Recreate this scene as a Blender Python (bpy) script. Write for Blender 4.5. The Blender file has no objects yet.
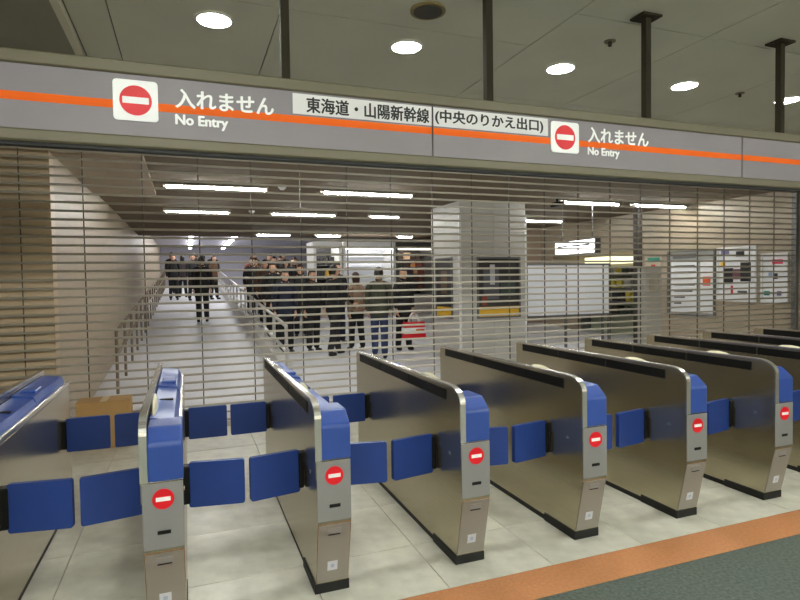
import bpy, bmesh, math, random
from mathutils import Vector, Matrix, Euler
import numpy as np
random.seed(7)
SC = bpy.context.scene
COL = SC.collection
PI = math.pi

# ---------------------------------------------------------------- camera
F_PX, YAW, PITCH, ROLL, CAM_H = 567.81, 0.3588, 0.0341, -0.015, 1.55
cam_d = bpy.data.cameras.new('camera'); cam = bpy.data.objects.new('camera', cam_d); COL.objects.link(cam)
fw = Vector((math.sin(YAW)*math.cos(PITCH), math.cos(YAW)*math.cos(PITCH), -math.sin(PITCH)))
r0 = Vector((math.cos(YAW), -math.sin(YAW), 0)); u0 = r0.cross(fw)
rt = r0*math.cos(ROLL)+u0*math.sin(ROLL); up = -r0*math.sin(ROLL)+u0*math.cos(ROLL)
m = Matrix((rt, up, -fw)).transposed().to_4x4(); m.translation = Vector((0, 0, CAM_H)); cam.matrix_world = m
cam_d.sensor_width = 36; cam_d.lens = F_PX/800*36; cam_d.clip_start = .05; cam_d.clip_end = 200
SC.camera = cam

# ---------------------------------------------------------------- world, view
w = bpy.data.worlds.new('world'); SC.world = w; w.use_nodes = True
w.node_tree.nodes['Background'].inputs[0].default_value = (.5, .5, .48, 1)
w.node_tree.nodes['Background'].inputs[1].default_value = .15
SC.view_settings.view_transform = 'Standard'; SC.view_settings.look = 'None'
SC.view_settings.gamma = 1; SC.view_settings.use_curve_mapping = False
SC.view_settings.exposure = 1.4
DOWN_E, TUBE_E, FAR_E, CONC_E = 64.0, 31.0, 7.0, 27.0      # emission of downlights, fluorescent tubes, tubes over the ramp, added unseen fill tubes

# ---------------------------------------------------------------- materials
def lin(c):
    return tuple(((v/255)/12.92 if v/255 <= .04045 else ((v/255+.055)/1.055)**2.4) for v in c)
MATS = {}
def mat(name, rgb, rough=.5, metal=0, noise=0, nscale=8, bump=0, bscale=60, emit=0, rnd=0, stretch=None, alpha=None, spec=None):
    if name in MATS: return MATS[name]
    m = bpy.data.materials.new(name); m.use_nodes = True; nt = m.node_tree; b = nt.nodes['Principled BSDF']
    c = lin(rgb); b.inputs['Base Color'].default_value = (*c, 1); b.inputs['Roughness'].default_value = rough; b.inputs['Metallic'].default_value = metal
    if spec is not None: b.inputs['Specular IOR Level'].default_value = spec
    tc = None
    if noise or bump:
        tc = nt.nodes.new('ShaderNodeTexCoord'); mp = nt.nodes.new('ShaderNodeMapping'); nt.links.new(tc.outputs['Object'], mp.inputs[0])
        if stretch: mp.inputs['Scale'].default_value = stretch
    last = None
    if noise:
        n = nt.nodes.new('ShaderNodeTexNoise'); n.inputs['Scale'].default_value = nscale; n.inputs['Detail'].default_value = 4
        nt.links.new(mp.outputs[0], n.inputs[0])
        r = nt.nodes.new('ShaderNodeMapRange'); r.inputs[1].default_value = .3; r.inputs[2].default_value = .7
        r.inputs[3].default_value = 1-noise; r.inputs[4].default_value = 1+noise
        nt.links.new(n.outputs[0], r.inputs[0]); last = r.outputs[0]
    if rnd:
        oi = nt.nodes.new('ShaderNodeObjectInfo'); r2 = nt.nodes.new('ShaderNodeMapRange')
        r2.inputs[3].default_value = 1-rnd; r2.inputs[4].default_value = 1+rnd; nt.links.new(oi.outputs['Random'], r2.inputs[0])
        if last is None: last = r2.outputs[0]
        else:
            mm = nt.nodes.new('ShaderNodeMath'); mm.operation = 'MULTIPLY'; nt.links.new(last, mm.inputs[0]); nt.links.new(r2.outputs[0], mm.inputs[1]); last = mm.outputs[0]
    if last is not None:
        hs = nt.nodes.new('ShaderNodeHueSaturation'); hs.inputs['Color'].default_value = (*c, 1)
        nt.links.new(last, hs.inputs['Value']); nt.links.new(hs.outputs[0], b.inputs['Base Color'])
    if bump:
        n2 = nt.nodes.new('ShaderNodeTexNoise'); n2.inputs['Scale'].default_value = bscale; nt.links.new(mp.outputs[0], n2.inputs[0])
        bp = nt.nodes.new('ShaderNodeBump'); bp.inputs['Strength'].default_value = bump; bp.inputs['Distance'].default_value = .004
        nt.links.new(n2.outputs[0], bp.inputs['Height']); nt.links.new(bp.outputs[0], b.inputs['Normal'])
    if emit:
        b.inputs['Emission Color'].default_value = (*c, 1); b.inputs['Emission Strength'].default_value = emit
    MATS[name] = m; return m
steel = mat('brushed_steel', (186, 177, 154), .22, .92, .05, 5, .02, 200, stretch=(30, 1, 30))
steel_d = mat('steel_rim', (226, 224, 218), .25, .95)
panel_grey = mat('panel_grey', (146, 145, 144), .4, .35)
black = mat('black_plastic', (10, 10, 10), .5, spec=.25)
rubber = mat('black_rubber', (10, 10, 10), .6)
blue = mat('blue_plastic', (45, 74, 148), .36, 0, .05, 6)
blue_d = mat('blue_flap', (25, 56, 126), .42, 0, .06, 5)
red = mat('sign_red', (222, 8, 28), .45)
white = mat('print_white', (250, 250, 250), .45)
cream = mat('cream_plastic', (232, 226, 198), .4)
sign_m = mat('sign_lilac_grey', (128, 121, 126), .45, 0, .03, 3)
orange = mat('orange_stripe', (236, 100, 8), .55, spec=.2)
trim_m = mat('olive_trim', (104, 98, 78), .5, .1)
rod_m = mat('olive_rod', (50, 45, 33), .8, spec=.2)
ink = mat('print_black', (12, 12, 14), .5)
strip_w = mat('strip_white', (222, 220, 220), .5)
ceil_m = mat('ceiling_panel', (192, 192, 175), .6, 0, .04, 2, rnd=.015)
gap_m = mat('ceiling_joint', (70, 68, 58), .8)
soffit_m = mat('soffit_shade', (128, 126, 112), .7, 0, .05, 3)  # darker than the ceiling panels: weaker light there put into the colour
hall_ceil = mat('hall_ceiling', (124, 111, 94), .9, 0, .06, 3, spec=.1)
wall_m = mat('wall_beige', (170, 154, 130), .45, 0, .05, 2)
wall_r = mat('wall_right_beige', (166, 152, 132), .45, 0, .05, 2)
wall_n = mat('near_wall', (185, 178, 162), .6, 0, .04, 2)
far_w = mat('far_wall', (170, 168, 178), .6, 0, .04, 2)
brown_w = mat('brown_wall', (150, 130, 112), .6, 0, .05, 2)
tile_m = mat('floor_tile', (210, 208, 195), .32, 0, .12, 9, .03, 40, rnd=.035)
grout = mat('floor_joint', (160, 156, 142), .8)
granite = mat('green_granite', (84, 94, 86), .4, 0, .45, 55)
oband = mat('orange_band', (192, 130, 84), .5, 0, .12, 60)
hall_fl = mat('hall_floor', (204, 204, 210), .45, 0, .05, 3)
lens_m = mat('light_lens', (252, 253, 246), .5, emit=DOWN_E)
tube_m = mat('tube_light', (255, 255, 250), .5, emit=TUBE_E)
tube_c = mat('concourse_fill_tube', (248, 252, 244), .5, emit=CONC_E)
tube_f = mat('far_tube_light', (255, 255, 255), .5, emit=FAR_E)
ring_m = mat('light_ring', (200, 198, 186), .4)
bar_m = mat('shutter_bar', (192, 185, 172), .45, .1)
link_m = mat('shutter_link', (84, 78, 68), .5, .3)
rail_m = mat('handrail_steel', (205, 205, 205), .3, .6)
rail_d = mat('handrail_bronze', (128, 116, 100), .4, .4)
col_m = mat('column_tile', (190, 188, 184), .45, 0, .03, 3)
frame_m = mat('grey_frame', (112, 112, 112), .4, .4)
card = mat('cardboard', (182, 142, 88), .7, 0, .07, 6)

# ---------------------------------------------------------------- helpers
def tag(o, label=None, cat=None, group=None, kind=None):
    if label: o['label'] = label
    if cat: o['category'] = cat
    if group: o['group'] = group
    if kind: o['kind'] = kind
    return o
def empty(name, loc=(0, 0, 0), rz=0, parent=None):
    o = bpy.data.objects.new(name, None); o.empty_display_size = .1; COL.objects.link(o)
    o.location = loc; o.rotation_euler = (0, 0, rz); o.parent = parent; return o
def link(name, me, ms, parent=None, loc=(0, 0, 0), rot=(0, 0, 0), smooth=False):
    if not isinstance(ms, (list, tuple)): ms = [ms]
    if not me.materials:
        for q in ms: me.materials.append(q)
    if smooth:
        for p in me.polygons: p.use_smooth = True
    o = bpy.data.objects.new(name, me); COL.objects.link(o); o.parent = parent; o.location = loc; o.rotation_euler = rot
    return o
def bm_mesh(bm, name='mesh'):
    bmesh.ops.recalc_face_normals(bm, faces=bm.faces)
    me = bpy.data.meshes.new(name); bm.to_mesh(me); bm.free(); return me
def add_box(bm, a, b, bev=0, seg=1):
    res = bmesh.ops.create_cube(bm, size=1)
    vs = res['verts']
    bmesh.ops.scale(bm, vec=[b[i]-a[i] for i in range(3)], verts=vs)
    bmesh.ops.translate(bm, vec=[(b[i]+a[i])/2 for i in range(3)], verts=vs)
    if bev:
        es = list({e for v in vs for e in v.link_edges})
        bmesh.ops.bevel(bm, geom=es, offset=bev, segments=seg, affect='EDGES', profile=.5)
def box(name, a, b, ms, parent=None, bev=0, seg=1, **k):
    bm = bmesh.new(); add_box(bm, a, b, bev, seg); return link(name, bm_mesh(bm, name), ms, parent, **k)
def add_prism(bm, pts, x0, x1, axis=0):
    """polygon pts in the two other axes, extruded along axis"""
    def P(v, p):
        return (v, p[0], p[1]) if axis == 0 else ((p[0], v, p[1]) if axis == 1 else (p[0], p[1], v))
    A = [bm.verts.new(P(x0, p)) for p in pts]; B = [bm.verts.new(P(x1, p)) for p in pts]
    n = len(pts); bm.faces.new(A); bm.faces.new(B[::-1])
    for i in range(n): bm.faces.new((A[i], B[i], B[(i+1) % n], A[(i+1) % n]))
def prism(name, pts, x0, x1, ms, parent=None, axis=0, bev=0, **k):
    bm = bmesh.new(); add_prism(bm, pts, x0, x1, axis)
    if bev:
        bmesh.ops.recalc_face_normals(bm, faces=bm.faces)
        es = [e for e in bm.edges if len(e.link_faces) == 2 and e.calc_face_angle(0) > .6]
        bmesh.ops.bevel(bm, geom=es, offset=bev, segments=2, affect='EDGES', profile=.5)
    return link(name, bm_mesh(bm, name), ms, parent, **k)
def add_cyl(bm, p, q, r, n=12, r2=None):
    p, q = Vector(p), Vector(q); d = q-p
    mtx = Matrix.Translation((p+q)/2) @ d.to_track_quat('Z', 'Y').to_matrix().to_4x4()
    bmesh.ops.create_cone(bm, cap_ends=True, segments=n, radius1=r, radius2=r if r2 is None else r2, depth=d.length, matrix=mtx)
def cyl(name, p, q, r, ms, parent=None, n=12, r2=None, **k):
    bm = bmesh.new(); add_cyl(bm, p, q, r, n, r2); return link(name, bm_mesh(bm, name), ms, parent, **k)
def rrect(x0, x1, y0, y1, r, n=5):
    pts = []
    for cx, cy, a in ((x1-r, y0+r, -90), (x1-r, y1-r, 0), (x0+r, y1-r, 90), (x0+r, y0+r, 180)):
        for i in range(n+1):
            t = math.radians(a+90*i/n); pts.append((cx+r*math.cos(t), cy+r*math.sin(t)))
    return pts
def text(name, body, rect, y, ms, parent, bold=.0, depth=.0012, normal='-y'):
    """flat lettering on a plane of constant y, fitted into rect (x0, x1, z0, z1)"""
    cu = bpy.data.curves.new('lettering', 'FONT'); cu.body = body; cu.size = 1; cu.extrude = .002; cu.resolution_u = 4
    to = bpy.data.objects.new('lettering_source', cu); COL.objects.link(to)
    dg = bpy.context.evaluated_depsgraph_get(); dg.update()
    me = bpy.data.meshes.new_from_object(to.evaluated_get(dg)); bpy.data.objects.remove(to); bpy.data.curves.remove(cu)
    if bold:
        bm = bmesh.new(); bm.from_mesh(me); src = list(bm.verts)+list(bm.edges)+list(bm.faces)
        for kk, (dx, dy) in enumerate(((1, 0), (-1, 0), (0, .7), (0, -.7), (.7, .5), (-.7, -.5))):
            d = bmesh.ops.duplicate(bm, geom=src); bmesh.ops.translate(bm, vec=(dx*bold, dy*bold, .01*(kk+1)), verts=[g for g in d['geom'] if isinstance(g, bmesh.types.BMVert)])
        bm.to_mesh(me); bm.free()
    n = len(me.vertices); co = np.zeros(n*3); me.vertices.foreach_get('co', co); co = co.reshape(-1, 3)
    lo, hi = co.min(0), co.max(0)
    out = np.zeros_like(co)
    out[:, 0] = rect[0]+(co[:, 0]-lo[0])/(hi[0]-lo[0])*(rect[1]-rect[0])
    out[:, 2] = rect[2]+(co[:, 1]-lo[1])/(hi[1]-lo[1])*(rect[3]-rect[2])
    kz = np.round(co[:, 2]/.01); out[:, 1] = y-depth*((co[:, 2]-kz*.01) > 0)-.00012*kz
    me.vertices.foreach_set('co', out.ravel()); me.materials.clear(); me.update()
    return link(name, me, ms, parent)

def ramp_z(y): return max(0.0, min(y, 29.0)-8.8)*.067
# ================================================================= STRUCTURE
HC = 2.95            # ceiling of the hall behind the shutter
NC = 3.145           # ceiling over the gates
def struct(o): o['kind'] = 'structure'; return o
XL, XR = -1.25, 9.3
# near floor: joint bed, tiles, band, granite
fl = struct(box('floor', (-5, -6, -.2), (XR, 8.8, -.008), grout))
gr = struct(box('floor_granite', (-5, -6, -.0078), (XR, 2.30, 0), granite))
struct(box('trim_1', (-5, 2.302, -.0078), (XR, 2.544, .0005), oband))
ys = [2.546, 3.05, 3.68, 4.30, 4.92, 5.54, 6.16, 6.78]
tile_cache = {}
x0 = -5.0
for j in range(len(ys)-1):
    k = 0
    while x0+.62*k < XR-.05:
        a = x0+.62*k; b = min(a+.62, XR)
        wdt, dep = round(b-a-.005, 4), round(ys[j+1]-ys[j]-.005, 4)
        if (wdt, dep) not in tile_cache:
            bm = bmesh.new(); add_box(bm, (0, 0, -.0078), (wdt, dep, 0)); tile_cache[(wdt, dep)] = bm_mesh(bm, 'floor_tile')
        if b > -2.0: link('floor_tile', tile_cache[(wdt, dep)], tile_m, fl, (a+.0025, ys[j]+.0025, 0))
        k += 1
box('tile_field', (-5, 2.546, -.0078), (-2.0, 6.78, -.0005), tile_m, fl)
# hall floor: flat strip then the long ramp, then the landing
struct(box('floor_hall', (-5, 6.782, -.0078), (XR, 8.8, 0), hall_fl))
struct(prism('floor_ramp', [(8.8, -.3), (8.8, 0), (29, 1.3534), (32, 1.3534), (32, -.3)], XL, XR, hall_fl))
# near ceiling with separate panels
ce = struct(box('ceiling', (-5, -6, NC+.012), (XR, 6.5, NC+.2), gap_m))
xs = [-.61, -.385, .56, 2.24, 3.30, 4.55, 5.80, 7.05, 8.3, XR]
def ypan(i):
    base = [3.38, 4.9] if xs[i] < 2.0 else [2.88, 4.4]
    lo = [base[0]-1.5*k for k in range(6, 0, -1)]
    return [-6]+[v for v in lo if v > -5.6]+base+[6.5]
for i in range(len(xs)-1):
    yy = ypan(i)
    for j in range(len(yy)-1):
        box('ceiling_panel', (xs[i]+.004, yy[j]+.004, NC), (xs[i+1]-.004, yy[j+1]-.004, NC+.0118), ceil_m, ce)
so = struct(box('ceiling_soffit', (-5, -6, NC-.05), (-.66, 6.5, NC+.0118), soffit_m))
struct(box('trim_2', (-.66, -6, NC-.045), (-.615, 6.5, NC+.0118), mat('soffit_edge', (196, 192, 172), .5)))
# walls of the near concourse
struct(box('wall_back', (-5, -6.2, 0), (XR, -6, 3.3), wall_n))
struct(box('wall_near_left', (-5.2, -6.2, 0), (-5, 6.6, 3.3), wall_n))
# bulkhead above the shutter, side walls of the hall
struct(box('wall_bulkhead', (-5, 6.5, HC), (XR, 6.62, 3.3), brown_w))
struct(box('wall_front_left', (-5, 6.55, 0), (XL, 6.75, HC), mat('wall_tan', (190, 168, 138), .5, 0, .05, 2)))
lw = struct(box('wall_left', (XL-.2, 6.751, -.2), (XL, 32, 4.2), wall_m))
rw = struct(box('wall_right', (XR, -6.2, -.2), (XR+.2, 9.85, 4.2), wall_r))
struct(box('wall_right_lintel', (XR, 9.85, 2.12), (XR+.2, 13.0, 4.2), wall_r))
struct(box('wall_right_far', (XR, 13.0, -.2), (XR+.2, 32, 4.2), wall_r))
struct(box('wall_recess_back', (XR+1.3, 9.6, -.2), (XR+1.4, 13.3, 2.5), wall_r))
struct(box('wall_recess_near', (XR+.2, 9.75, -.2), (XR+1.3, 9.85, 2.5), wall_r)); struct(box('wall_recess_far', (XR+.2, 13.0, -.2), (XR+1.3, 13.1, 2.5), wall_r))
struct(box('ceiling_recess', (XR+.2, 9.85, 2.3), (XR+1.3, 13.0, 2.4), wall_n)); struct(box('floor_recess', (XR, 9.85, -.2), (XR+1.3, 13.0, .1), hall_fl))
struct(box('trim_3', (XL, 6.63, HC-.06), (-.40, 9.4, HC-.001), wall_m))
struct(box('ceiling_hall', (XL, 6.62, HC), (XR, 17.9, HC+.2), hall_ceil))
struct(box('ceiling_ramp', (XL, 17.9, 3.42), (XR, 32, 3.7), far_w))
struct(box('wall_step', (XL, 17.8, HC+.2), (XR, 17.9, 3.7), far_w))
struct(box('wall_end', (XL, 32, 1.0), (XR, 32.2, 4.2), far_w))

# ================================================================= TICKET GATES
GX = [-.973, -.206, .559, 1.332, 2.110, 2.897, 3.681, 4.462, 5.243, 6.024]
GY, GL, GW = 2.667, 1.945, .168
def arc(cx, cy, r, a0, a1, n=6, ry=None):
    ry = r if ry is None else ry
    return [(cx+r*math.cos(math.radians(a0+(a1-a0)*i/n)), cy+ry*math.sin(math.radians(a0+(a1-a0)*i/n))) for i in range(n+1)]
def make_gate():
    P = []          # (name, mesh, materials, smooth, parent index)
    def add(name, bm, ms, par=None, smooth=False):
        me = bm_mesh(bm, name)
        for q in (ms if isinstance(ms, list) else [ms]): me.materials.append(q)
        if smooth:
            for p in me.polygons: p.use_smooth = True
        P.append((name, me, par)); return len(P)-1
    W, L = GW, GL
    # cabinet
    bm = bmesh.new()
    add_prism(bm, [(.078, .035), (.0, .38), (.0, .684), (.014, .684), (.014, .835), (L, .835), (L, .035)], .002, W)
    cab = add('cabinet', bm, steel)
    # tall left side plate with rounded front
    bm = bmesh.new()
    prof = [(-.004, .60)]+arc(.125, .895, .129, 180, 90, 8, .078)+[(1.0, .966), (L-.03, .958)]+arc(L-.03, .928, .03, 90, 0, 4)+[(L, .60)]
    add_prism(bm, prof, -.004, .020); add('side_plate', bm, steel, None)
    # bright rim that runs over the plate edge
    rim = arc(.125, .895, .133, 180, 90, 8, .082)+[(1.0, .970), (L-.03, .962)]
    inn = arc(.125, .895, .123, 180, 90, 8, .072)+[(1.0, .960), (L-.03, .952)]
    bm = bmesh.new(); add_prism(bm, [(-.008, .69)]+rim+inn[::-1]+[(.002, .69)], -.006, .026); add('rim', bm, steel_d)
    # black indicator windows
    for a, b in ((.165, .718), (.726, 1.291), (1.299, 1.835)):
        bm = bmesh.new(); add_box(bm, (-.008, a, .888), (-.003, b, .948), .002); add('indicator_window', bm, black)
    # blue front cap and top cover
    bm = bmesh.new(); add_prism(bm, [(-.003, .688), (-.003, .848), (.006, .862), (.075, .915), (.24, .915), (.24, .688)], .026, W+.003)
    bmesh.ops.recalc_face_normals(bm, faces=bm.faces)
    bmesh.ops.bevel(bm, geom=[q for q in bm.edges if q.calc_face_angle(0) > .3], offset=.007, segments=2, affect='EDGES', profile=.5)
    add('front_cap', bm, blue)
    bm = bmesh.new()
    add_prism(bm, [(.026, .836), (.026, .918), (W-.035, .905), (W-.02, .875), (W-.02, .836)], .243, 1.10, 1); tc = add('top_cover', bm, blue)
    bm = bmesh.new()
    add_prism(bm, [(.026, .836), (.026, .930), (W-.035, .915), (W-.02, .880), (W-.02, .836)], 1.106, L-.06, 1); tc2 = add('top_cover', bm, blue)
    bm = bmesh.new(); add_box(bm, (W-.0195, .243, .836), (W, L, .868), .004); add('shoulder_rail', bm, steel_d)
    bm = bmesh.new(); add_box(bm, (.05, .70, .908), (.12, .73, .917)); add('ticket_slot', bm, black, tc)
    bm = bmesh.new(); add_box(bm, (.045, 1.2, .918), (.125, 1.36, .938), .006); add('display_housing', bm, blue, tc2)
    # cream ridge along the gate top
    bm = bmesh.new(); bmesh.ops.create_uvsphere(bm, u_segments=16, v_segments=8, radius=1)
    bmesh.ops.scale(bm, vec=(.013, .17, .075), verts=bm.verts); bmesh.ops.translate(bm, vec=(.038, .47, .914), verts=bm.verts)
    bmesh.ops.delete(bm, geom=[v for v in bm.verts if v.co.z < .86], context='VERTS')
    add('cream_ridge', bm, cream, None, True)
    # front panel
    bm = bmesh.new(); add_box(bm, (.0, -.006, .392), (W, .0, .684), .002); fp = add('front_panel', bm, panel_grey)
    bm = bmesh.new(); add_cyl(bm, (W/2+.002, -.0085, .613), (W/2+.002, -.006, .613), .045, 28); em = add('no_entry_disc', bm, red, fp)
    bm = bmesh.new(); add_box(bm, (W/2-.028, -.0105, .604), (W/2+.032, -.0085, .622)); add('white_bar', bm, white, fp)
    bm = bmesh.new(); add_box(bm, (W/2-.025, -.0085, .457), (W/2+.03, -.006, .474), .001); add('slot', bm, black, fp)
    # lower front door following the taper
    def onf(z): return .078*(.38-z)/.345
    bm = bmesh.new()
    add_prism(bm, [(onf(.37)-.004, .37), (onf(.06)-.004, .06), (onf(.06)+.002, .06), (onf(.37)+.002, .37)], .006, W-.004); ld = add('lower_door', bm, mat('satin_steel', (144, 139, 131), .5, .3))
    bm = bmesh.new()
    add_prism(bm, [(onf(.352)-.007, .352), (onf(.318)-.007, .318), (onf(.318), .318), (onf(.352), .352)], W/2-.035, W/2+.035); add('lock_plate', bm, panel_grey, ld)
    bm = bmesh.new()
    add_prism(bm, [(onf(.322)-.0085, .322), (onf(.316)-.0085, .316), (onf(.316), .316), (onf(.322), .322)], W/2-.03, W/2+.03); add('lock_slot', bm, black, ld)
    bm = bmesh.new()
    add_prism(bm, [(onf(.17)-.006, .17), (onf(.12)-.006, .12), (onf(.12), .12), (onf(.17), .17)], W/2-.028, W/2+.022); lb = add('label', bm, mat('label_pale', (196, 198, 206), .5), ld)
    bm = bmesh.new()
    add_prism(bm, [(onf(.155)-.007, .155), (onf(.135)-.007, .135), (onf(.135), .135), (onf(.155), .155)], W/2-.012, W/2+.006); add('label_mark', bm, mat('label_blue', (160, 170, 192), .5), ld)
    # plinth
    bm = bmesh.new(); add_box(bm, (.006, .08, .0), (W-.004, L-.004, .0345)); pl = add('plinth', bm, rubber)
    bm = bmesh.new(); add_box(bm, (-.004, .072, .0), (W+.004, .38, .052), .003); add('front_kick', bm, rubber)
    # side access panel outline + key hole, both sides
    for xx in (-.0015, W):
        bm = bmesh.new(); add_cyl(bm, (xx-.004, .14, .60), (xx+.0055, .14, .60), .010, 12); add('key_lock', bm, steel_d)
    # flap doors: right side near/far, left side near/far
    H0, H1 = .435, .66
    hw = .285
    def flap(xh, yh, xt, yt, hinge_x):
        d = Vector((xt-xh, yt-yh, 0)); ln = d.length; d.normalize(); nrm = Vector((-d.y, d.x, 0))
        bm = bmesh.new()
        add_prism(bm, rrect(0, ln, H0, H1, .012, 3), -.014, .014, 1)
        es = [e for e in bm.edges if abs(e.verts[0].co.y-e.verts[1].co.y) < 1e-6]
        bmesh.ops.transform(bm, matrix=Matrix(((d.x, nrm.x, 0, xh), (d.y, nrm.y, 0, yh), (0, 0, 1, 0), (0, 0, 0, 1))), verts=bm.verts)
        f = add('flap_door', bm, blue_d)
        bm = bmesh.new(); a, b = min(xh, hinge_x), max(xh, hinge_x)
        add_box(bm, (a-.004, yh-.025, H0+.02), (b+.004, yh+.035, H1-.015), .006); add('hinge', bm, black, f)
    flap(W+.024, .335, W+.024+.265, .293, W)
    flap(-.024, .338, -.024-.258, .290, -.004)
    flap(W+.024, 1.66, W+.024+.265, 1.655, W)
    flap(-.024, 1.66, -.024-.258, 1.655, -.004)
    return P
gate_parts = make_gate()
gate_labels = [
 'steel ticket gate at the far left edge, its front cut off by the frame',
 'ticket gate seen end-on from above, second from the left, full blue top visible',
 'ticket gate with curved rim before the ramp handrail, third from the left',
 'ticket gate whose far end reaches the group of people, fourth from the left',
 'ticket gate in front of the tiled column, fifth from the left',
 'ticket gate below the white partition board, sixth from the left',
 'ticket gate with front closest to the right edge, seventh from the left',
 'ticket gate half hidden behind the seventh one, front cut by the right edge',
 'second last ticket gate at right, only its black window strip and top show',
 'last ticket gate at the right, a short dark strip under the wall posters']
for i, gx in enumerate(GX):
    e = empty('ticket_gate', (gx, GY, 0)); tag(e, gate_labels[i], 'ticket gate', 'row of ticket gates')
    objs = []
    for (n, me, par) in gate_parts:
        o = bpy.data.objects.new(n, me); COL.objects.link(o); o.parent = e if par is None else objs[par]; objs.append(o)

# ================================================================= HANGING SIGN
SY = 2.742
sg = empty('hanging_sign', (1.22, SY, 2.145)); OX, OZ = -1.22, -2.145
def S(name, a, b, ms, par=None, **k):
    return box(name, (a[0]+OX, a[1]-SY, a[2]+OZ), (b[0]+OX, b[1]-SY, b[2]+OZ), ms, par or sg, **k)
tag(sg, 'long grey no entry sign with orange stripe hung above the ticket gates', 'sign')
seams = [-3.24, -1.01, 1.224, 3.458, 5.692, 7.9]
S('housing', (-3.24, SY+.012, 2.175), (7.9, SY+.07, 2.49), trim_m)
S('top_trim', (-3.24, SY-.012, 2.462), (7.9, SY+.07, 2.517), trim_m, bev=.006)
S('bottom_trim', (-3.24, SY-.012, 2.146), (7.9, SY+.07, 2.198), trim_m, bev=.008)
S('shadow_gap', (-3.24, SY+.005, 2.132), (7.9, SY+.05, 2.1455), rubber)
panels = []
for a, b in zip(seams[:-1], seams[1:]):
    p = S('sign_panel', (a+.004, SY, 2.199), (b-.004, SY+.0118, 2.461), sign_m); panels.append(p)
    S('orange_stripe', (a+.004, SY-.0012, 2.312), (b-.004, SY-.0001, 2.347), orange, p)
def sign_prism(name, pts, y0, y1, ms, par):
    return prism(name, [(p[0]+OX, p[1]+OZ) for p in pts], y0-SY, y1-SY, ms, par, axis=1)
def no_entry(x0, x1, z0, z1, par):
    cx, cz = (x0+x1)/2, (z0+z1)/2; r = (x1-x0)*.36
    sign_prism('white_square', rrect(x0, x1, z0, z1, .016), SY-.006, SY-.0012, white, par)
    sign_prism('red_disc', [(cx+r*math.cos(t*PI/20), cz+r*math.sin(t*PI/20)) for t in range(40)], SY-.0075, SY-.006, red, par)
    sign_prism('white_bar', rrect(cx-r*.82, cx+r*.82, cz-r*.22, cz+r*.22, .003, 2), SY-.009, SY-.0075, white, par)
def stext(body, x0, x1, z0, z1, ms, par, bold, y=SY-.0016):
    return text('lettering', body, (x0+OX, x1+OX, z0+OZ, z1+OZ), y-SY, ms, par, bold)
no_entry(-.276, -.097, 2.262, 2.437, panels[1])
stext('入れません', -.027, .407, 2.334, 2.420, white, panels[1], .03, SY-.003)
stext('No Entry', -.029, .198, 2.246, 2.307, white, panels[1], .045, SY-.003)
S('white_strip', (.496, SY-.003, 2.356), (1.2185, SY-.0001, 2.452), strip_w, panels[1])
stext('東海道・山陽新幹線', .56, 1.205, 2.365, 2.442, ink, panels[1], .03, SY-.0031)
S('white_strip', (1.2285, SY-.003, 2.356), (1.936, SY-.0001, 2.452), strip_w, panels[2])
stext('(中央のりかえ出口)', 1.238, 1.905, 2.366, 2.444, ink, panels[2], .03, SY-.0031)
no_entry(1.955, 2.147, 2.268, 2.443, panels[2])
stext('入れません', 2.211, 2.664, 2.340, 2.430, white, panels[2], .03, SY-.003)
stext('No Entry', 2.21, 2.443, 2.254, 2.314, white, panels[2], .045, SY-.003)
for x in (.47, 1.576, 2.68, 3.854, 5.0, 6.15):
    r = S('hanger_rod', (x-.02, SY+.012, 2.517), (x+.02, SY+.052, NC-.012), rod_m)
    S('ceiling_plate', (x-.072, SY-.025, NC-.014), (x+.072, SY+.09, NC-.001), rod_m, r)

# ================================================================= CEILING FITTINGS (near)
names_l = {0: 'leftmost glowing round downlight above the no entry square', 1: 'glowing round downlight between the second and first hanger rod from left',
 2: 'glowing round downlight left of the third hanger rod', 3: 'glowing round downlight right of the third hanger rod', 4: 'glowing round downlight at the right edge beside the last rod'}
def downlight(x, y, label, grp='round ceiling downlights'):
    e = empty('downlight', (x, y, NC-.0005)); tag(e, label, 'ceiling light', grp)
    bm = bmesh.new()
    ri, ro, n = .098, .115, 32
    vs = [[bm.verts.new((rr*math.cos(2*PI*i/n), rr*math.sin(2*PI*i/n), z)) for i in range(n)] for rr, z in ((ro, 0), (ro, -.006), (ri, -.010), (ri, 0))]
    for k in range(4):
        A, B = vs[k], vs[(k+1) % 4]
        for i in range(n): bm.faces.new((A[i], A[(i+1) % n], B[(i+1) % n], B[i]))
    link('trim_ring', bm_mesh(bm, 'trim_ring'), ring_m, e)
    cyl('lens', (0, 0, -.007), (0, 0, -.001), .097, lens_m, e, 32)
for i, x in enumerate((.197, 1.443, 2.698, 3.935, 5.17)): downlight(x, 3.65, names_l[i])
for y in (.9, -1.9, -4.6):  # extra downlight rows out of view, added to light the sign front
    for x in (-.1, 2.9, 5.9): downlight(x, y, 'added round fill downlight in the unseen concourse ceiling', 'added downlights out of view')
for y in (-1.3, -3.8):  # unseen fittings added to brighten the sign and the near ceiling
    for x in (-3.4, -1.4, .6, 2.6, 4.6, 6.6):
        e = empty('suspended_fill_light', (x, y, NC-.06)); tag(e, 'added suspended fill light over the concourse behind the viewer', 'ceiling light', 'added fill lights behind the viewer')
        cyl('tube', (-.7, 0, -.42), (.7, 0, -.42), .03, tube_c, e, 12)
        box('spine', (-.72, -.03, -.36), (.72, .03, -.33), white, e)
        for q in (-.5, .5): cyl('drop_rod', (q, 0, -.33), (q, 0, -.001), .008, rod_m, e, 8)
        for q in (-.71, .71): box('end_cap', (q-.012, -.035, -.46), (q+.012, .035, -.33), white, e)
e = empty('ceiling_speaker', (1.376, 3.126, NC)); tag(e, 'dark olive round ceiling speaker above the white lettered strip', 'speaker')
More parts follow.
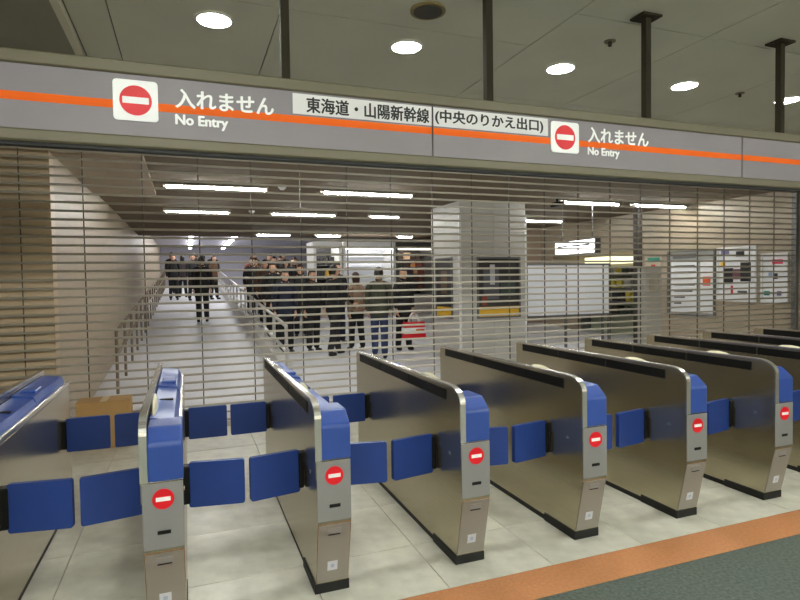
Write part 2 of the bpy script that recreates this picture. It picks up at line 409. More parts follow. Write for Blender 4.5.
cyl('bezel', (0, 0, -.012), (0, 0, 0), .105, mat('speaker_olive', (120, 104, 58), .5), e, 28)
cyl('grille', (0, 0, -.016), (0, 0, -.0118), .085, mat('speaker_dark', (48, 44, 34), .6), e, 28)
for x, y, lab in ((2.717, 3.135, 'small sprinkler head on ceiling left of the third hanger rod'), (4.573, 3.65, 'small sprinkler head on ceiling left of the last hanger rod')):
    e = empty('sprinkler', (x, y, NC)); tag(e, lab, 'sprinkler', 'ceiling sprinklers')
    cyl('plate', (0, 0, -.006), (0, 0, 0), .038, trim_m, e, 20); cyl('head', (0, 0, -.035), (0, 0, -.006), .012, rod_m, e, 10)

# ================================================================= GRILLE SHUTTER
SHY = 6.4
sx0, sx1 = -1.78, 9.27
sh = empty('grille_shutter', ((sx0+sx1)/2, SHY, 0)); tag(sh, 'closed roll-down grille shutter of horizontal bars behind the gates', 'shutter')
hw = (sx1-sx0)/2
bm = bmesh.new(); add_cyl(bm, (-hw, 0, 0), (hw, 0, 0), .0122, 8); bar_me = bm_mesh(bm, 'shutter_bar')
nb = 35
for k in range(nb): link('bar', bar_me, bar_m, sh, (0, 0, .075+.085*k), smooth=(k == 0))
bm = bmesh.new(); add_box(bm, (-.005, -.006, .03), (.005, .006, 3.035)); lk = bm_mesh(bm, 'shutter_link')
k = 0
while sx0+.3+.54*k < sx1: link('link', lk, link_m, sh, (sx0+.3+.54*k-(sx0+sx1)/2, 0, 0)); k += 1
box('bottom_bar', (-hw, -.025, .0), (hw, .025, .06), bar_m, sh)
for s in (-1, 1): box('guide_rail', (s*hw-.03, -.04, 0), (s*hw+.03, .04, 3.1), frame_m, sh)
box('roller_case', (-hw, -.09, 3.04), (hw, .09, 3.14), brown_w, sh)

# ================================================================= CARDBOARD BOX before the shutter
e = empty('cardboard_box', (-.77, 6.12, 0)); tag(e, 'flat brown cardboard box on floor before shutter at left', 'box')
box('carton', (-.23, -.14, 0), (.23, .14, .44), card, e, bev=.004)
box('lid_flap', (-.23, -.14, .441), (-.005, .14, .449), card, e); box('lid_flap', (.005, -.14, .441), (.23, .14, .449), card, e)
box('tape', (-.03, -.14, .4495), (.03, .14, .4505), mat('tape_tan', (200, 172, 120), .3), e)

# ================================================================= HALL LIGHTS
def tube(x0, x1, y, label, z=HC):
    e = empty('fluorescent_light', ((x0+x1)/2, y, z)); tag(e, label, 'ceiling light', 'fluorescent lights of the hall')
    h = (x1-x0)/2
    hm = mat('tube_housing', (150, 144, 132), .5); ho = box('housing', (-h-.03, -.075, -.03), (h+.03, .075, 0), hm, e)
    for q in (-1, 1): box('lip', (-h-.03, q*.075-.004, -.052), (h+.03, q*.075+.004, -.03), hm, ho)  # side lips added to keep the tube's light off the ceiling
    cyl('tube', (-h, 0, -.06), (h, 0, -.06), .026, tube_m, e, 12)
    for s in (-1, 1): box('end_cap', (s*h-.015, -.03, -.09), (s*h+.015, .03, -.035), white, e)
KC = (HC-CAM_H)/1.2
rows = [(7.23, [(-.207, .954, 'longest bright fluorescent tube at upper left above the ramp'), (1.678, 2.902, 'bright fluorescent tube above the group of people'),
   (5.35, 6.42, 'bright fluorescent tube right of the column near the dark camera'), (6.74, 7.8, 'bright fluorescent tube above the wall map board')]),
 (9.74, [(-.29, .675, 'second row fluorescent tube at left over the ramp'), (1.37, 2.46, 'second row fluorescent tube over the right handrail'),
   (3.1, 3.65, 'short second row tube left of the column'), (6.19, 7.2, 'second row tube just right of the column')]),
 (14.0, [(1.6, 2.4, 'third row tube at the far ceiling edge over the crowd'), (3.05, 3.66, 'third row tube above the dark kiosk'), (5.2, 5.62, 'third row tube above the merchandise kiosk')])]
for y, L in rows:
    for a, b, lab in L: tube(a*KC, b*KC, y*KC, lab)
for x, y0, y1, lab in ((1.78, 19.5, 30.5, 'slanting bright light line over the right of the ramp'), (.2, 19.5, 30.5, 'upright looking bright light line over the ramp middle')):
    e = empty('ramp_light', (x, (y0+y1)/2, 3.415)); tag(e, lab, 'ceiling light', 'light lines over the ramp')
    h = (y1-y0)/2
    box('housing', (-.08, -h, -.06), (.08, h, 0), white, e); box('diffuser', (-.075, -h, -.11), (.075, h, -.06), tube_f, e)
for x, y, lab in ((1.34, 8.4, 'white smoke detector between the two front fluorescent tubes'), (1.22, 11.38, 'white smoke detector between the second row tubes')):
    e = empty('smoke_detector', (x, y, HC)); tag(e, lab, 'smoke detector', 'smoke detectors')
    cyl('base', (0, 0, -.025), (0, 0, 0), .06, white, e, 20); cyl('sensor', (0, 0, -.05), (0, 0, -.025), .035, white, e, 16, .045)
e = empty('security_camera', (6.05, 8.3, HC)); tag(e, 'small dark security camera on hall ceiling right of the column', 'camera')
cyl('mount', (0, 0, -.08), (0, 0, 0), .02, black, e); box('camera_body', (-.06, -.14, -.16), (.06, .12, -.08), black, e, bev=.01); cyl('lens', (0, -.165, -.12), (0, -.14, -.12), .03, rod_m, e)

# ================================================================= COLUMN with posters
cx0, cx1, cy0, cy1 = 4.52, 5.86, 9.0, 10.25
cl = empty('column', ((cx0+cx1)/2, (cy0+cy1)/2, 0)); tag(cl, 'thick pale tiled square column standing behind the shutter', 'column')
mx, my = (cx0+cx1)/2, (cy0+cy1)/2
box('core', (cx0-mx+.012, cy0-my+.012, 0), (cx1-mx-.012, cy1-my-.012, HC-.001), frame_m, cl)
zs = [.0, .48, .96, 1.44, 1.92, 2.40, 2.72, 2.94]
for a, b in zip(zs[:-1], zs[1:]):
    for s in range(2):
        xa = cx0-mx+(cx1-cx0)/2*s; xb = xa+(cx1-cx0)/2
        box('cladding_panel', (xa+.003, cy0-my, a+.003), (xb-.003, cy0-my+.0119, b-.003), col_m, cl)
        ya = cy0-my+.0121+(cy1-cy0-.0121)/2*s; yb = ya+(cy1-cy0-.0121)/2
        box('cladding_panel', (cx0-mx, ya+.003, a+.003), (cx0-mx+.0119, yb-.003, b-.003), col_m, cl)
for x in (cx0, cx1):
    box('corner_guard', (x-mx-.02, cy0-my-.008, 0), (x-mx+.02, cy0-my+.02, 2.72), mat('guard_white', (222, 222, 222), .35), cl)
yellow = mat('poster_yellow', (224, 176, 46), .5); dark_p = mat('poster_dark', (52, 50, 52), .5)
def fr_poster(name, org, ux, wd, ht, label, parts, grp=None, thick=.03, frame=frame_m):
    """framed poster: org lower-left front corner, ux unit direction along width, faces ux rotated -90 deg"""
    rz = math.atan2(ux[1], ux[0]); e = empty(name, org, rz); tag(e, label, 'poster', grp)
    bw = .03
    for a, b in (((0, 0), (wd, bw)), ((0, ht-bw), (wd, ht)), ((0, bw), (bw, ht-bw)), ((wd-bw, bw), (wd, ht-bw))):
        box('frame_bar', (a[0], -thick, a[1]), (b[0], 0, b[1]), frame, e)
    sheet = None
    for i, (n, x0, x1, z0, z1, ms) in enumerate(parts):
        o = box(n, (bw+(wd-2*bw)*x0, -.012-.0012*i, bw+(ht-2*bw)*z0), (bw+(wd-2*bw)*x1, -.002, bw+(ht-2*bw)*z1), ms, e if sheet is None else sheet)
        if sheet is None: sheet = o
    return e
pp = [('sheet', 0, 1, 0, 1, dark_p), ('yellow_band', 0, 1, 0, .17, yellow), ('photo_area', .12, .5, .3, .85, mat('p_grey', (96, 96, 104), .5)),
      ('photo_figure', .28, .40, .55, .9, mat('p_pale', (190, 190, 200), .5)), ('photo_panel', .55, .9, .35, .6, mat('p_green', (62, 76, 70), .5)), ('red_note', .08, .2, .2, .36, mat('p_rust', (140, 66, 44), .5))]
fr_poster('poster', (4.84, cy0-.002, .85), (1, 0), .89, 1.10, 'dark framed poster with yellow foot on front of the column', pp, 'posters on the column')
pp2 = [('sheet', 0, 1, 0, 1, dark_p), ('yellow_band', 0, 1, 0, .17, yellow), ('photo_area', .3, .7, .4, .8, mat('p_brown', (104, 84, 66), .5))]
fr_poster('poster', (cx0-.002, 10.02, .84), (0, -1), .72, 1.12, 'narrow looking dark poster with yellow foot on left face of column', pp2, 'posters on the column')

# ================================================================= RIGHT WALL: map board, posters, small sign
def wl(y): return (XR-.002, y, 0)
grey_t = mat('p_text', (92, 92, 96), .6); pw = mat('p_white', (226, 226, 230), .5)
teal = mat('p_teal', (40, 150, 130), .5); rdp = mat('p_red', (206, 60, 66), .5); orp = mat('p_orange', (226, 96, 52), .5)
mb = [('sheet', 0, 1, 0, 1, mat('p_board', (150, 150, 146), .5)), ('white_sheet', .06, .66, .03, .86, pw), ('white_sheet', .72, .98, .03, .86, pw), ('header', .1, .62, .90, .97, grey_t)]
for k, (a, b) in enumerate(((.14, .6), (.14, .62), (.14, .55), (.14, .6), (.14, .55), (.14, .38), (.14, .3))): mb.append(('text_line', a, b, .76-.1*k, .79-.1*k, grey_t))
mb.append(('orange_mark', .78, .93, .46, .6, orp))
fr_poster('notice_board', (XR-.002, 9.03, .77), (0, -1), 1.13, 1.29, 'large framed notice board with text lines and an orange mark on right wall', mb)
p2 = [('sheet', 0, 1, 0, 1, pw), ('photo_group', .15, .42, .32, .62, ink), ('photo_group', .40, .62, .40, .60, mat('p_plum', (110, 70, 78), .5)), ('photo_group', .62, .90, .36, .72, ink),
      ('photo_group', .5, .72, .84, .94, ink), ('yellow_mark', .06, .2, .64, .74, yellow), ('red_mark', .36, .42, .12, .28, rdp), ('text_line', .55, .8, .14, .18, grey_t), ('text_line', .08, .3, .90, .97, mat('p_violet', (120, 110, 160), .5))]
fr_poster('poster', (XR-.002, 7.86, 1.08), (0, -1), .78, .99, 'white poster with a dark group picture between board and edge poster', p2, 'posters on the right wall', frame=pw)
p3 = [('sheet', 0, 1, 0, 1, pw), ('red_title', .4, .85, .80, .90, mat('p_pink', (214, 60, 96), .5)), ('photo', .25, .42, .52, .62, mat('p_sky', (140, 160, 190), .5)), ('photo', .5, .64, .48, .6, ink), ('green_foot', .06, .3, .12, .22, teal), ('violet_foot', .62, .8, .12, .22, mat('p_violet', (120, 110, 160), .5))]
fr_poster('poster', (XR-.002, 6.99, 1.08), (0, -1), .47, .84, 'white poster with pink title nearest the right edge', p3, 'posters on the right wall', frame=pw)
p4 = [('sheet', 0, 1, 0, 1, mat('p_beige', (196, 184, 166), .5)), ('teal_band', .1, .95, .55, .9, teal), ('red_mark', .35, .65, .1, .35, rdp)]
fr_poster('wall_sign', (XR-.002, 9.64, 1.69), (0, -1), .45, .32, 'small wall sign with teal band and red mark left of the board', p4, frame=mat('p_beige', (196, 184, 166), .5))

# ================================================================= PARTITION BOARD, PEDESTAL, LIGHTBOX, BACK SHOPS
e = empty('partition_board', (7.57, 10.0, ramp_z(10))); tag(e, 'white freestanding partition board right of the column', 'partition')
z0 = .78-ramp_z(10)
for a, b in ((-1.03, -.09), (-.07, .87), (.89, 1.03)): box('board_panel', (a, -.02, z0), (b, .02, 1.82-ramp_z(10)), mat('board_white', (222, 226, 232), .4), e)
for x in (-1.045, -.08, .88, 1.045): box('upright', (x-.015, -.03, 0), (x+.015, .03, 1.86-ramp_z(10)), frame_m, e)
box('top_rail', (-1.06, -.03, 1.821-ramp_z(10)), (1.06, .03, 1.86-ramp_z(10)), frame_m, e); box('bottom_rail', (-1.06, -.03, z0-.04), (1.06, .03, z0-.001), frame_m, e)
for x in (-1.045, 1.045): box('foot', (x-.02, -.28, 0), (x+.02, .28, .03), frame_m, e)
e = empty('pedestal', (7.07, 7.25, 0)); tag(e, 'slim pale grey pedestal standing left of the notice board', 'pedestal')
box('post', (-.16, -.1, .06), (.16, .1, 1.72), mat('pedestal_grey', (176, 172, 166), .45), e, bev=.01); box('base', (-.19, -.13, 0), (.19, .13, .06), frame_m, e, bev=.005)
box('speaker_plate', (-.1, -.106, 1.3), (.1, -.1, 1.55), steel_d, e)
e = empty('lightbox_sign', (7.0, 9.0, 2.0)); tag(e, 'small white glowing lightbox sign hung above the partition board', 'sign')
box('case', (-.06, -.6, .0), (.06, .6, .27), frame_m, e)
box('lit_face', (-.066, -.58, .015), (-.0605, .58, .255), mat('lightbox_face', (250, 250, 250), .5, emit=1.6), e)
for i, (a, b) in enumerate(((-.45, .1), (.2, .5))): box('text_line', (-.069, a, .15), (-.0665, b, .18), grey_t, e)
for y in (-.45, .45): cyl('hanger', (0, y, .27), (0, y, HC-2.0), .012, frame_m, e)
# back wall right of the column with an opening
struct(box('wall_kiosk_back', (6.2, 13.5, -.2), (XR, 13.65, HC), brown_w))
bright_y = mat('shop_glow', (235, 232, 190), .5, emit=.7)
e = empty('shop_display', (10.2, 11.4, .1)); tag(e, 'bright greenish shop display seen right of the partition board', 'shop display')
box('back_panel', (.2, -1.5, 0), (.25, 1.5, 1.75), mat('shop_green', (178, 186, 160), .6), e); box('light_strip', (.1, -1.5, 1.8), (.2, 1.5, 2.0), bright_y, e)
for k in range(4):
    sf = box('shelf', (-.15, -1.45, .5+.33*k), (.2, 1.45, .53+.33*k), frame_m, e); yy = -1.4
    while yy < 1.3:
        c = random.choice([(46, 62, 48), (60, 50, 42), (190, 176, 70), (40, 44, 56), (150, 150, 140)]); ww = .12+.12*random.random()
        box('goods', (-.1, yy, .53+.33*k), (.12, yy+ww, .67+.33*k+.1*random.random()), mat('goods_%d_%d_%d' % c, c, .5), sf); yy += ww+.06
for q in (-1.4, 1.4): box('side_panel', (-.1, q-.03, 0), (.2, q+.03, .5), frame_m, e)
# dark post beside it
e = empty('dark_post', (8.62, 9.15, ramp_z(9.15))); tag(e, 'dark narrow post right of the partition board', 'post')
box('shaft', (-.06, -.06, .03), (.06, .06, HC-ramp_z(9.15)-.001), mat('post_dark', (56, 50, 46), .5), e); box('foot', (-.12, -.12, -.02), (.12, .12, .03), frame_m, e)
# kiosks at Y=16
def kiosk(x0, x1, label, interior, goods, frame, y=16.2, top=2.72, glow=None, rows=4, seed=1):
    rr = random.Random(seed); zf = ramp_z(y); W = x1-x0; H = top-zf
    e = empty('kiosk', ((x0+x1)/2, y, zf)); tag(e, label, 'kiosk', 'kiosks behind the people')
    h = W/2
    box('back', (-h, 1.0, -.02), (h, 1.05, H), interior, e)
    for s in (-1, 1): box('side', (s*h-.04, 0, -.02), (s*h+.04, 1.0, H), frame, e)
    box('fascia', (-h, -.02, H-.14), (h, .06, H), frame, e)
    if glow: box('light_panel', (-h+.05, .1, H-.22), (h-.05, .16, H-.145), glow, e)
    box('counter', (-h+.04, .02, -.02), (h-.04, .45, .62), mat('counter_grey', (186, 180, 176), .5), e)
    for k in range(rows):
        z = .72+k*(H-1.0)/rows
        if goods:
            sf = box('shelf', (-h+.05, .6, z), (h-.05, .98, z+.025), frame_m, e)
            x = -h+.08
            while x < h-.2:
                ww = .1+.14*rr.random(); c = rr.choice(goods); box('goods', (x, .62, z+.025), (x+ww, .9, z+.025+.14+.14*rr.random()), mat('goods_%d_%d_%d' % c, c, .5), sf); x += ww+.03
    return e
kiosk(3.48, 4.24, 'small kiosk in a white frame with yellow goods behind the people', mat('kiosk_dark', (58, 56, 58), .6), [(40, 40, 44), (196, 156, 60), (60, 56, 52), (36, 36, 40)], white, rows=3, seed=3, glow=None)
k = kiosk(4.36, 5.92, 'brightly lit white kiosk front left of the column', mat('kiosk_white', (232, 234, 240), .5), None, white, glow=mat('kiosk_glow', (255, 255, 255), .5, emit=5), seed=5)
for z in (.9, 1.2, 1.5, 1.8): box('shelf', (-.72, .7, z), (.72, .99, z+.02), white, k)
kiosk(6.0, 7.2, 'dark kiosk stacked with coloured goods beside the column', mat('kiosk_dark', (58, 56, 58), .6), [(60, 44, 40), (46, 54, 84), (160, 110, 70), (40, 42, 40), (110, 60, 50), (180, 150, 120), (36, 40, 60)], frame_m, rows=5, seed=8, glow=mat('kiosk_glow2', (255, 244, 220), .5, emit=3))

# ================================================================= HANDRAILS
def rail_thing(x, ya, yb, label, ms, heights, step, post_top, rad=.02, curb=None):
    e = empty('handrail', (x, ya, ramp_z(ya))); tag(e, label, 'handrail', 'ramp handrails'); z0 = ramp_z(ya)
    for hgt in heights:
        bm = bmesh.new(); add_cyl(bm, (0, 0, hgt), (0, yb-ya, ramp_z(yb)-z0+hgt), rad, 10)
        link('rail', bm_mesh(bm, 'rail'), ms, e, smooth=True)
    n = int((yb-ya)/step)
    for k in range(n+1):
        y = k*(yb-ya)/n; z = ramp_z(ya+y)-z0
        cyl('post', (0, y, z-.02), (0, y, z+post_top), rad*.9, ms, e, 8)
    if curb: prism('curb', [(0, -.05), (0, curb), (yb-ya, ramp_z(yb)-z0+curb), (yb-ya, ramp_z(yb)-z0-.05)], -.09, .09, col_m, e)
    return e
rail_thing(-.95, 8.9, 28.8, 'dark metal handrail climbing along the left wall', rail_d, (.55, .88), 1.15, .88, .024)
rail_thing(1.45, 9.0, 28.8, 'pale double handrail dividing the ramp, right of the lone walker', rail_m, (.45, .85), 1.3, .85, .03, .26)

# ================================================================= PEOPLE
skin_m = mat('skin', (214, 168, 140), .5)
hair_m = {'black': mat('hair_black', (22, 18, 16), .45), 'brown': mat('hair_brown', (58, 38, 26), .45), 'grey': mat('hair_grey', (120, 116, 112), .5)}
eye_m = mat('eye_dark', (18, 14, 12), .3); lip_m = mat('lip', (168, 92, 84), .5)
SCRATCH = bpy.data.scenes.new('scratch')
def skin_eval(pts, edges, root=(0,), sub=1):
    """grow a surface over a skeleton: pts = [(co, rx, ry)]"""
    bm = bmesh.new(); ly = bm.verts.layers.skin.verify(); vs = []
    for i, p in enumerate(pts):
        v = bm.verts.new(p[0]); v[ly].radius = (p[1], p[2] if len(p) > 2 else p[1]); v[ly].use_root = (i in root); vs.append(v)
    for a, b in edges: bm.edges.new((vs[a], vs[b]))
    me = bpy.data.meshes.new('skeleton'); bm.to_mesh(me); bm.free()
    o = bpy.data.objects.new('skeleton_source', me); SCRATCH.collection.objects.link(o)
    s = o.modifiers.new('skin', 'SKIN'); s.use_smooth_shade = True
    d = o.modifiers.new('sub', 'SUBSURF'); d.levels = sub; d.render_levels = sub
    vl = SCRATCH.view_layers[0]; vl.update(); dg = vl.depsgraph
    out = bpy.data.meshes.new_from_object(o.evaluated_get(dg)); bpy.data.objects.remove(o); bpy.data.meshes.remove(me)
    return out
def head_bm(bm, c, yawh=0):
    st = len(bm.verts); bm.verts.ensure_lookup_table()
    res = bmesh.ops.create_uvsphere(bm, u_segments=18, v_segments=14, radius=1)
    for v in res['verts']:
        x, y, z = v.co
        wz = .078*(1-.28*max(0, -z)**1.3); yz = .094*(1-.12*max(0, -z))
        nx, ny, nz = x*wz, y*yz, z*.118
        if y < -.6 and abs(x) < .22 and -.35 < z < .18: ny -= .02*(1-abs(x)/.22)
        if z < -.55 and y < 0: ny -= .012
        v.co = (nx, ny, nz)
    hv = list(res['verts'])
    for s in (-1, 1):
        r2 = bmesh.ops.create_uvsphere(bm, u_segments=8, v_segments=6, radius=1)
        for v in r2['verts']: v.co = Vector((s*.079+v.co.x*.010, .008+v.co.y*.018, -.005+v.co.z*.030))
        hv += r2['verts']
        r3 = bmesh.ops.create_uvsphere(bm, u_segments=8, v_segments=6, radius=1)
        for v in r3['verts']: v.co = Vector((s*.030+v.co.x*.013, -.083+v.co.y*.008, .006+v.co.z*.007))
        for f in {f for v in r3['verts'] for f in v.link_faces}: f.material_index = 1
        hv += r3['verts']
    r4 = bmesh.ops.create_uvsphere(bm, u_segments=8, v_segments=6, radius=1)
    for v in r4['verts']: v.co = Vector((v.co.x*.024, -.089+v.co.y*.008, -.055+v.co.z*.006))
    for f in {f for v in r4['verts'] for f in v.link_faces}: f.material_index = 2
    hv += r4['verts']
    R = Matrix.Rotation(yawh, 3, 'Z')
    for v in hv: v.co = R @ v.co + Vector(c)
def hand_pts(wr, el, s, curl=.5):
    """palm and five finger chains below the wrist"""
    d = (Vector(wr)-Vector(el)).normalized(); side = Vector((0, -1, 0)); side = (side-d*side.dot(d)).normalized(); nin = d.cross(side)*(-s)
    if nin.x*s > 0: nin = -nin
    chains = []
    palm = [(tuple(Vector(wr)), .022, .026), (tuple(Vector(wr)+d*.05), .016, .034), (tuple(Vector(wr)+d*.085), .014, .036)]
    chains.append(palm)
    for k, (o, ln) in enumerate(((-.03, .06), (-.01, .075), (.011, .082), (.031, .075))):
        b = Vector(wr)+d*.075+side*o
        p1 = b+d*ln*.5+nin*ln*.12*curl; p2 = p1+d*ln*.38+nin*ln*.45*curl; p3 = p2+d*ln*.15+nin*ln*.4*curl
        chains.append([(tuple(q), r_) for q, r_ in ((b, .0095), (p1, .009), (p2, .008), (p3, .0065))])
    b = Vector(wr)+d*.03+side*.028; p1 = b+d*.03+side*.022; p2 = p1+d*.03+side*.006+nin*.008
    chains.append([(tuple(b), .011), (tuple(p1), .010), (tuple(p2), .008)])
    return chains
def person(x, y, h, rz, label, coat, trousers, hair='black', coat_len=.82, long_hair=False, step=.0, arms=((0, 0), (0, 0)), shoes=(20, 20, 22), head_turn=0, fem=False, scarf=None, grp='travellers behind the shutter'):
    e = empty('person', (x, y, ramp_z(y)-.004), rz); tag(e, label, 'person', grp); e.scale = (h/1.72,)*3
    sw = .165 if fem else .185
    pel = (0, .0, .95); legs = []
    J = {}
    for s in (-1, 1):
        st = step*s
        J[s] = dict(hip=(s*.085, 0, .90), knee=(s*.095, -st*.45-.012*(abs(step) > 0), .50), ank=(s*.10, -st+.015, .085), toe=(s*.115, -st-.13, .035), heel=(s*.10, -st+.04, .035))
        af, ao = arms[0 if s < 0 else 1]       # forward swing, elbow bend
        sh_ = Vector((s*sw, 0, 1.405)); el = sh_+Vector((s*.05, -math.sin(af)*.28+.02, -math.cos(af)*.28)); a2 = af+ao
        wr = el+Vector((-s*.015, -math.sin(a2)*.25, -math.cos(a2)*.25)); J[s].update(sh=tuple(sh_), el=tuple(el), wr=tuple(wr))
    # body
    pts = [(pel, .10, .08), ((0, 0, 1.13), .11, .085), ((0, .0, 1.31), .14, .10), ((0, .01, 1.43), .075, .065), ((0, .005, 1.52), .05, .052), ((0, -.005, 1.58), .045, .05)]
    edges = [(0, 1), (1, 2), (2, 3), (3, 4), (4, 5)]
    for s in (-1, 1):
        b = len(pts); pts += [(J[s]['sh'], .055), (J[s]['el'], .04), (J[s]['wr'], .026)]; edges += [(3, b), (b, b+1), (b+1, b+2)]
        b = len(pts); pts += [(J[s]['hip'], .062), (J[s]['knee'], .048), (J[s]['ank'], .030), (tuple(Vector(J[s]['ank'])+Vector((0, -.05, -.035))), .018)]; edges += [(0, b), (b, b+1), (b+1, b+2), (b+2, b+3)]
    body = skin_eval(pts, edges)
    bm = bmesh.new(); bm.from_mesh(body)
    for s in (-1, 1):
        hp, he, hr = [], [], []
        for ch in hand_pts(J[s]['wr'], J[s]['el'], s):
            n0 = len(hp); hp += ch; he += [(n0+i, n0+i+1) for i in range(len(ch)-1)]; hr.append(n0)
        mm = skin_eval(hp, he, hr); bm.from_mesh(mm); bpy.data.meshes.remove(mm)
    head_bm(bm, (0, -.012, 1.605), head_turn)
    me = bpy.data.meshes.new('body'); bm.to_mesh(me); bm.free()
    link('body', me, [skin_m, eye_m, lip_m], e, smooth=True)
    # trousers
    pts = [((0, 0, .98), .155, .12), ((0, 0, .88), .165, .13)]; edges = [(0, 1)]
    for s in (-1, 1):
        b = len(pts); k, a = Vector(J[s]['knee']), Vector(J[s]['ank'])
        pts += [((J[s]['hip'][0], 0, .80), .105), (tuple(k), .078), (tuple(a+Vector((0, 0, -.03))), .066)]; edges += [(1, b), (b, b+1), (b+1, b+2)]
    tr = skin_eval(pts, edges); link('trousers', tr, mat('cloth_%d_%d_%d' % trousers, trousers, .85, 0, .1, 20), e, smooth=True)
    # coat: torso and sleeves, then an open hem
    pts = [((0, .005, coat_len-.09), .225, .17), ((0, .0, .96), .205, .155), ((0, 0, 1.15), .178, .132), ((0, .0, 1.32), .19, .135), ((0, .008, 1.44), .10, .085), ((0, .006, 1.485), .068, .066)]
    edges = [(0, 1), (1, 2), (2, 3), (3, 4), (4, 5)]
    for s in (-1, 1):
        b = len(pts); el, wr = Vector(J[s]['el']), Vector(J[s]['wr'])
        pts += [(J[s]['sh'], .076), (tuple(el), .060), (tuple(el+(wr-el)*.97), .043)]; edges += [(4, b), (b, b+1), (b+1, b+2)]
    ct = skin_eval(pts, edges); cm = mat('cloth_%d_%d_%d' % coat, coat, .85, 0, .1, 20)
    co = link('coat', ct, cm, e, smooth=True)
    bm = bmesh.new(); bmesh.ops.create_cone(bm, cap_ends=False, segments=18, radius1=.076, radius2=.066, depth=.05, matrix=Matrix.Translation((0, .004, 1.495)))
    link('collar', bm_mesh(bm, 'collar'), mat('cloth_%d_%d_%d' % (scarf or coat), scarf or coat, .85), co, smooth=True)
    # shoes
    for s in (-1, 1):
        t, hl = Vector(J[s]['toe']), Vector(J[s]['heel'])
        q = skin_eval([(tuple(hl), .042, .040), (tuple((t+hl)/2+Vector((0, 0, .012))), .044, .046), (tuple(t), .040, .032)], [(0, 1), (1, 2)])
        for v in q.vertices: v.co.z = max(v.co.z, .004)
        link('shoe', q, mat('shoe_%d_%d_%d' % shoes, shoes, .5), e, smooth=True)
    # hair
    bm = bmesh.new(); bmesh.ops.create_uvsphere(bm, u_segments=20, v_segments=14, radius=1)
    kill = []
    for v in bm.verts:
        px, py, pz = v.co
        if py < -.30 and pz < .34 or (pz < -.62 and not long_hair) or (pz < -.1 and py < -.05): kill.append(v)
        zz = pz*.132+.012
        if long_hair and py > -.05 and pz < 0: zz = pz*.26+.012
        v.co = Vector((px*.090, py*.106+.004, zz))
    bmesh.ops.delete(bm, geom=kill, context='VERTS')
    R = Matrix.Rotation(head_turn, 3, 'Z')
    for v in bm.verts: v.co = R @ v.co + Vector((0, -.008, 1.612))
    hm = bm_mesh(bm, 'hair'); ho = link('hair', hm, hair_m[hair], e, smooth=True)
    return e, J
K1, K2, K3 = (24, 24, 27), (34, 33, 36), (44, 42, 44)
NAVY, JEAN, OLV, BRN, TAN = (30, 36, 56), (48, 60, 96), (62, 64, 52), (70, 54, 44), (150, 124, 104)
B = PI           # facing away (+Y)
person(2.656, 10.714, 1.72, PI/2+.3, 'person in black coat walking, leftmost of the group left of the column', K1, K2, step=.16, arms=((.5, .4), (-.3, .3)))
person(3.208, 11.087, 1.56, B+.3, 'shorter person in taupe coat between two people in dark coats', TAN, K1, 'brown', .9, True, step=.08, fem=True)
person(3.39, 10.166, 1.70, B-.4, 'person in dark olive jacket and blue jeans near the fourth gate', OLV, JEAN, step=.1, arms=((.2, .3), (.1, .2)))
P4, J4 = person(4.118, 10.792, 1.66, .25, 'person in dark coat holding the red and white bag', K3, K1, 'black', .78, False, step=.06, arms=((.05, .1), (.1, .15)), fem=True)
person(3.02, 11.9, 1.74, .4, 'person in black jacket facing the gates behind the taupe coat', K2, NAVY, step=.05)
person(1.86, 12.1, 1.77, B+.2, 'tall person in black coat directly right of the pale handrail', K1, K1, step=.1)
person(1.80, 11.2, 1.62, .1, 'person in navy coat facing forward right of the handrail', NAVY, K1, 'black', .75)
person(2.34, 11.2, 1.62, .5, 'person with brown scarf and black coat left of the gap in the crowd', K1, K2, 'brown', .8, True, scarf=BRN, fem=True)
person(.389, 16.335, 1.76, B, 'lone person in black walking up the middle of the ramp', K1, K1, step=.02, coat_len=.84)
# people at the top of the ramp (left lane)
far = [(-.58, 26.0, 1.72, K2, 'dark grey coat'), (1.1, 26.2, 1.70, K1, 'black overcoat'), (.42, 26.4, 1.70, K3, 'dull black coat'), (-.46, 23.0, 1.70, K1, 'black coat'), (-.14, 24.0, 1.64, (52, 40, 44), 'plum coat'), (.22, 22.6, 1.72, K2, 'charcoal coat'), (.62, 23.6, 1.68, K1, 'black jacket'), (.98, 22.8, 1.66, (96, 70, 48), 'brown coat')]
pos_w = ['hard against the left wall', 'behind the brown coat', 'far back in the middle', 'first from the left wall', 'second from the left wall', 'third from the left wall', 'fourth from the left wall', 'nearest the dividing handrail']
for i, (x, y, h, c, n) in enumerate(far):
    person(x, y, h, (0 if i % 2 else B)+.2*(i-2), 'distant person in %s atop the ramp, %s' % (n, pos_w[i]), c, K1, 'black', .74, i in (4, 7), step=.08, grp='people at the top of the ramp')
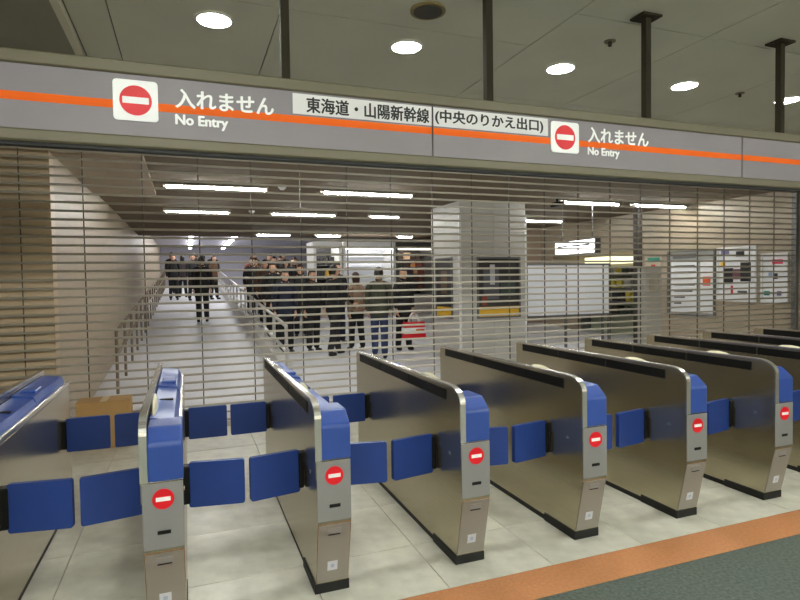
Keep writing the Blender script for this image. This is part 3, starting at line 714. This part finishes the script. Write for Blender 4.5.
# crowd right of the dividing rail
cr = [(1.80, 17.0, 1.72, K2, 'long charcoal coat'), (2.95, 16.6, 1.74, K1, 'black raincoat'), (1.85, 13.2, 1.70, K1, 'black coat'), (2.44, 13.0, 1.66, K2, 'charcoal coat'), (2.2, 14.2, 1.62, NAVY, 'navy jacket'), (1.95, 15.4, 1.70, (86, 64, 52), 'brown jacket'), (2.45, 15.2, 1.72, K1, 'black parka'),
      (2.0, 18.0, 1.68, (112, 84, 60), 'tan brown coat'), (2.6, 18.2, 1.72, K2, 'dark grey coat'), (2.2, 21.0, 1.68, (126, 70, 58), 'rust coat'), (2.85, 21.2, 1.74, K1, 'black down jacket'), (3.3, 21.5, 1.66, (60, 70, 96), 'slate blue coat'),
      (2.75, 25.0, 1.72, (120, 96, 76), 'beige coat'), (3.5, 25.3, 1.72, K2, 'dark wool coat'), (4.1, 25.6, 1.70, (90, 60, 52), 'maroon coat')]
wh = ['between second and third rank', 'left of the framed kiosk', 'front of the crowd beside the rail', 'front middle of the crowd', 'behind the front pair', 'second rank beside the rail', 'second rank of the crowd', 'third rank beside the rail', 'third rank at right', 'fourth rank beside the rail', 'fourth rank middle', 'fourth rank at right', 'back of crowd beside rail', 'back of crowd middle', 'back of crowd at right']
for i, (x, y, h, c, n) in enumerate(cr):
    person(x, y, h, random.uniform(-.3, .3), 'person in %s coming down the ramp, %s' % (n, wh[i]), c, random.choice([K1, K2, NAVY]), random.choice(['black', 'black', 'brown']), .76, i % 3 == 0, step=random.uniform(-.1, .1), head_turn=random.uniform(-.4, .4), grp='crowd coming down the ramp')

# red and white shopping bag held by the person before the column
bx, by = 4.118, 10.792
wrw = Vector(J4[1]['wr'])*(1.66/1.72); wrw = Matrix.Rotation(.25, 3, 'Z') @ wrw
hz = ramp_z(by)+wrw.z-.09
e = empty('shopping_bag', (bx+wrw.x-.07, by+wrw.y-.2, hz-.50)); tag(e, 'red white and orange shopping bag hanging from a hand left of column', 'bag')
prism('bag_body', [(-.24, 0), (.24, 0), (.21, .32), (-.21, .32)], -.07, .07, red, e, axis=1)
prism('white_band', [(-.243, .09), (.243, .09), (.232, .21), (-.232, .21)], -.074, .074, white, e, axis=1)
prism('orange_band', [(.02, .12), (.2, .12), (.2, .18), (.02, .18)], -.0765, .0765, orange, e, axis=1)
for s in (-1, 1):
    bm = bmesh.new()
    pts = [Vector((.10*math.cos(t), s*.05*(1-math.sin(t)*.8), .295+.21*math.sin(t))) for t in [PI*i/10 for i in range(11)]]
    for a, b in zip(pts[:-1], pts[1:]): add_cyl(bm, a, b, .007, 6)
    link('handle', bm_mesh(bm, 'handle'), white, e)
bpy.data.scenes.remove(SCRATCH)
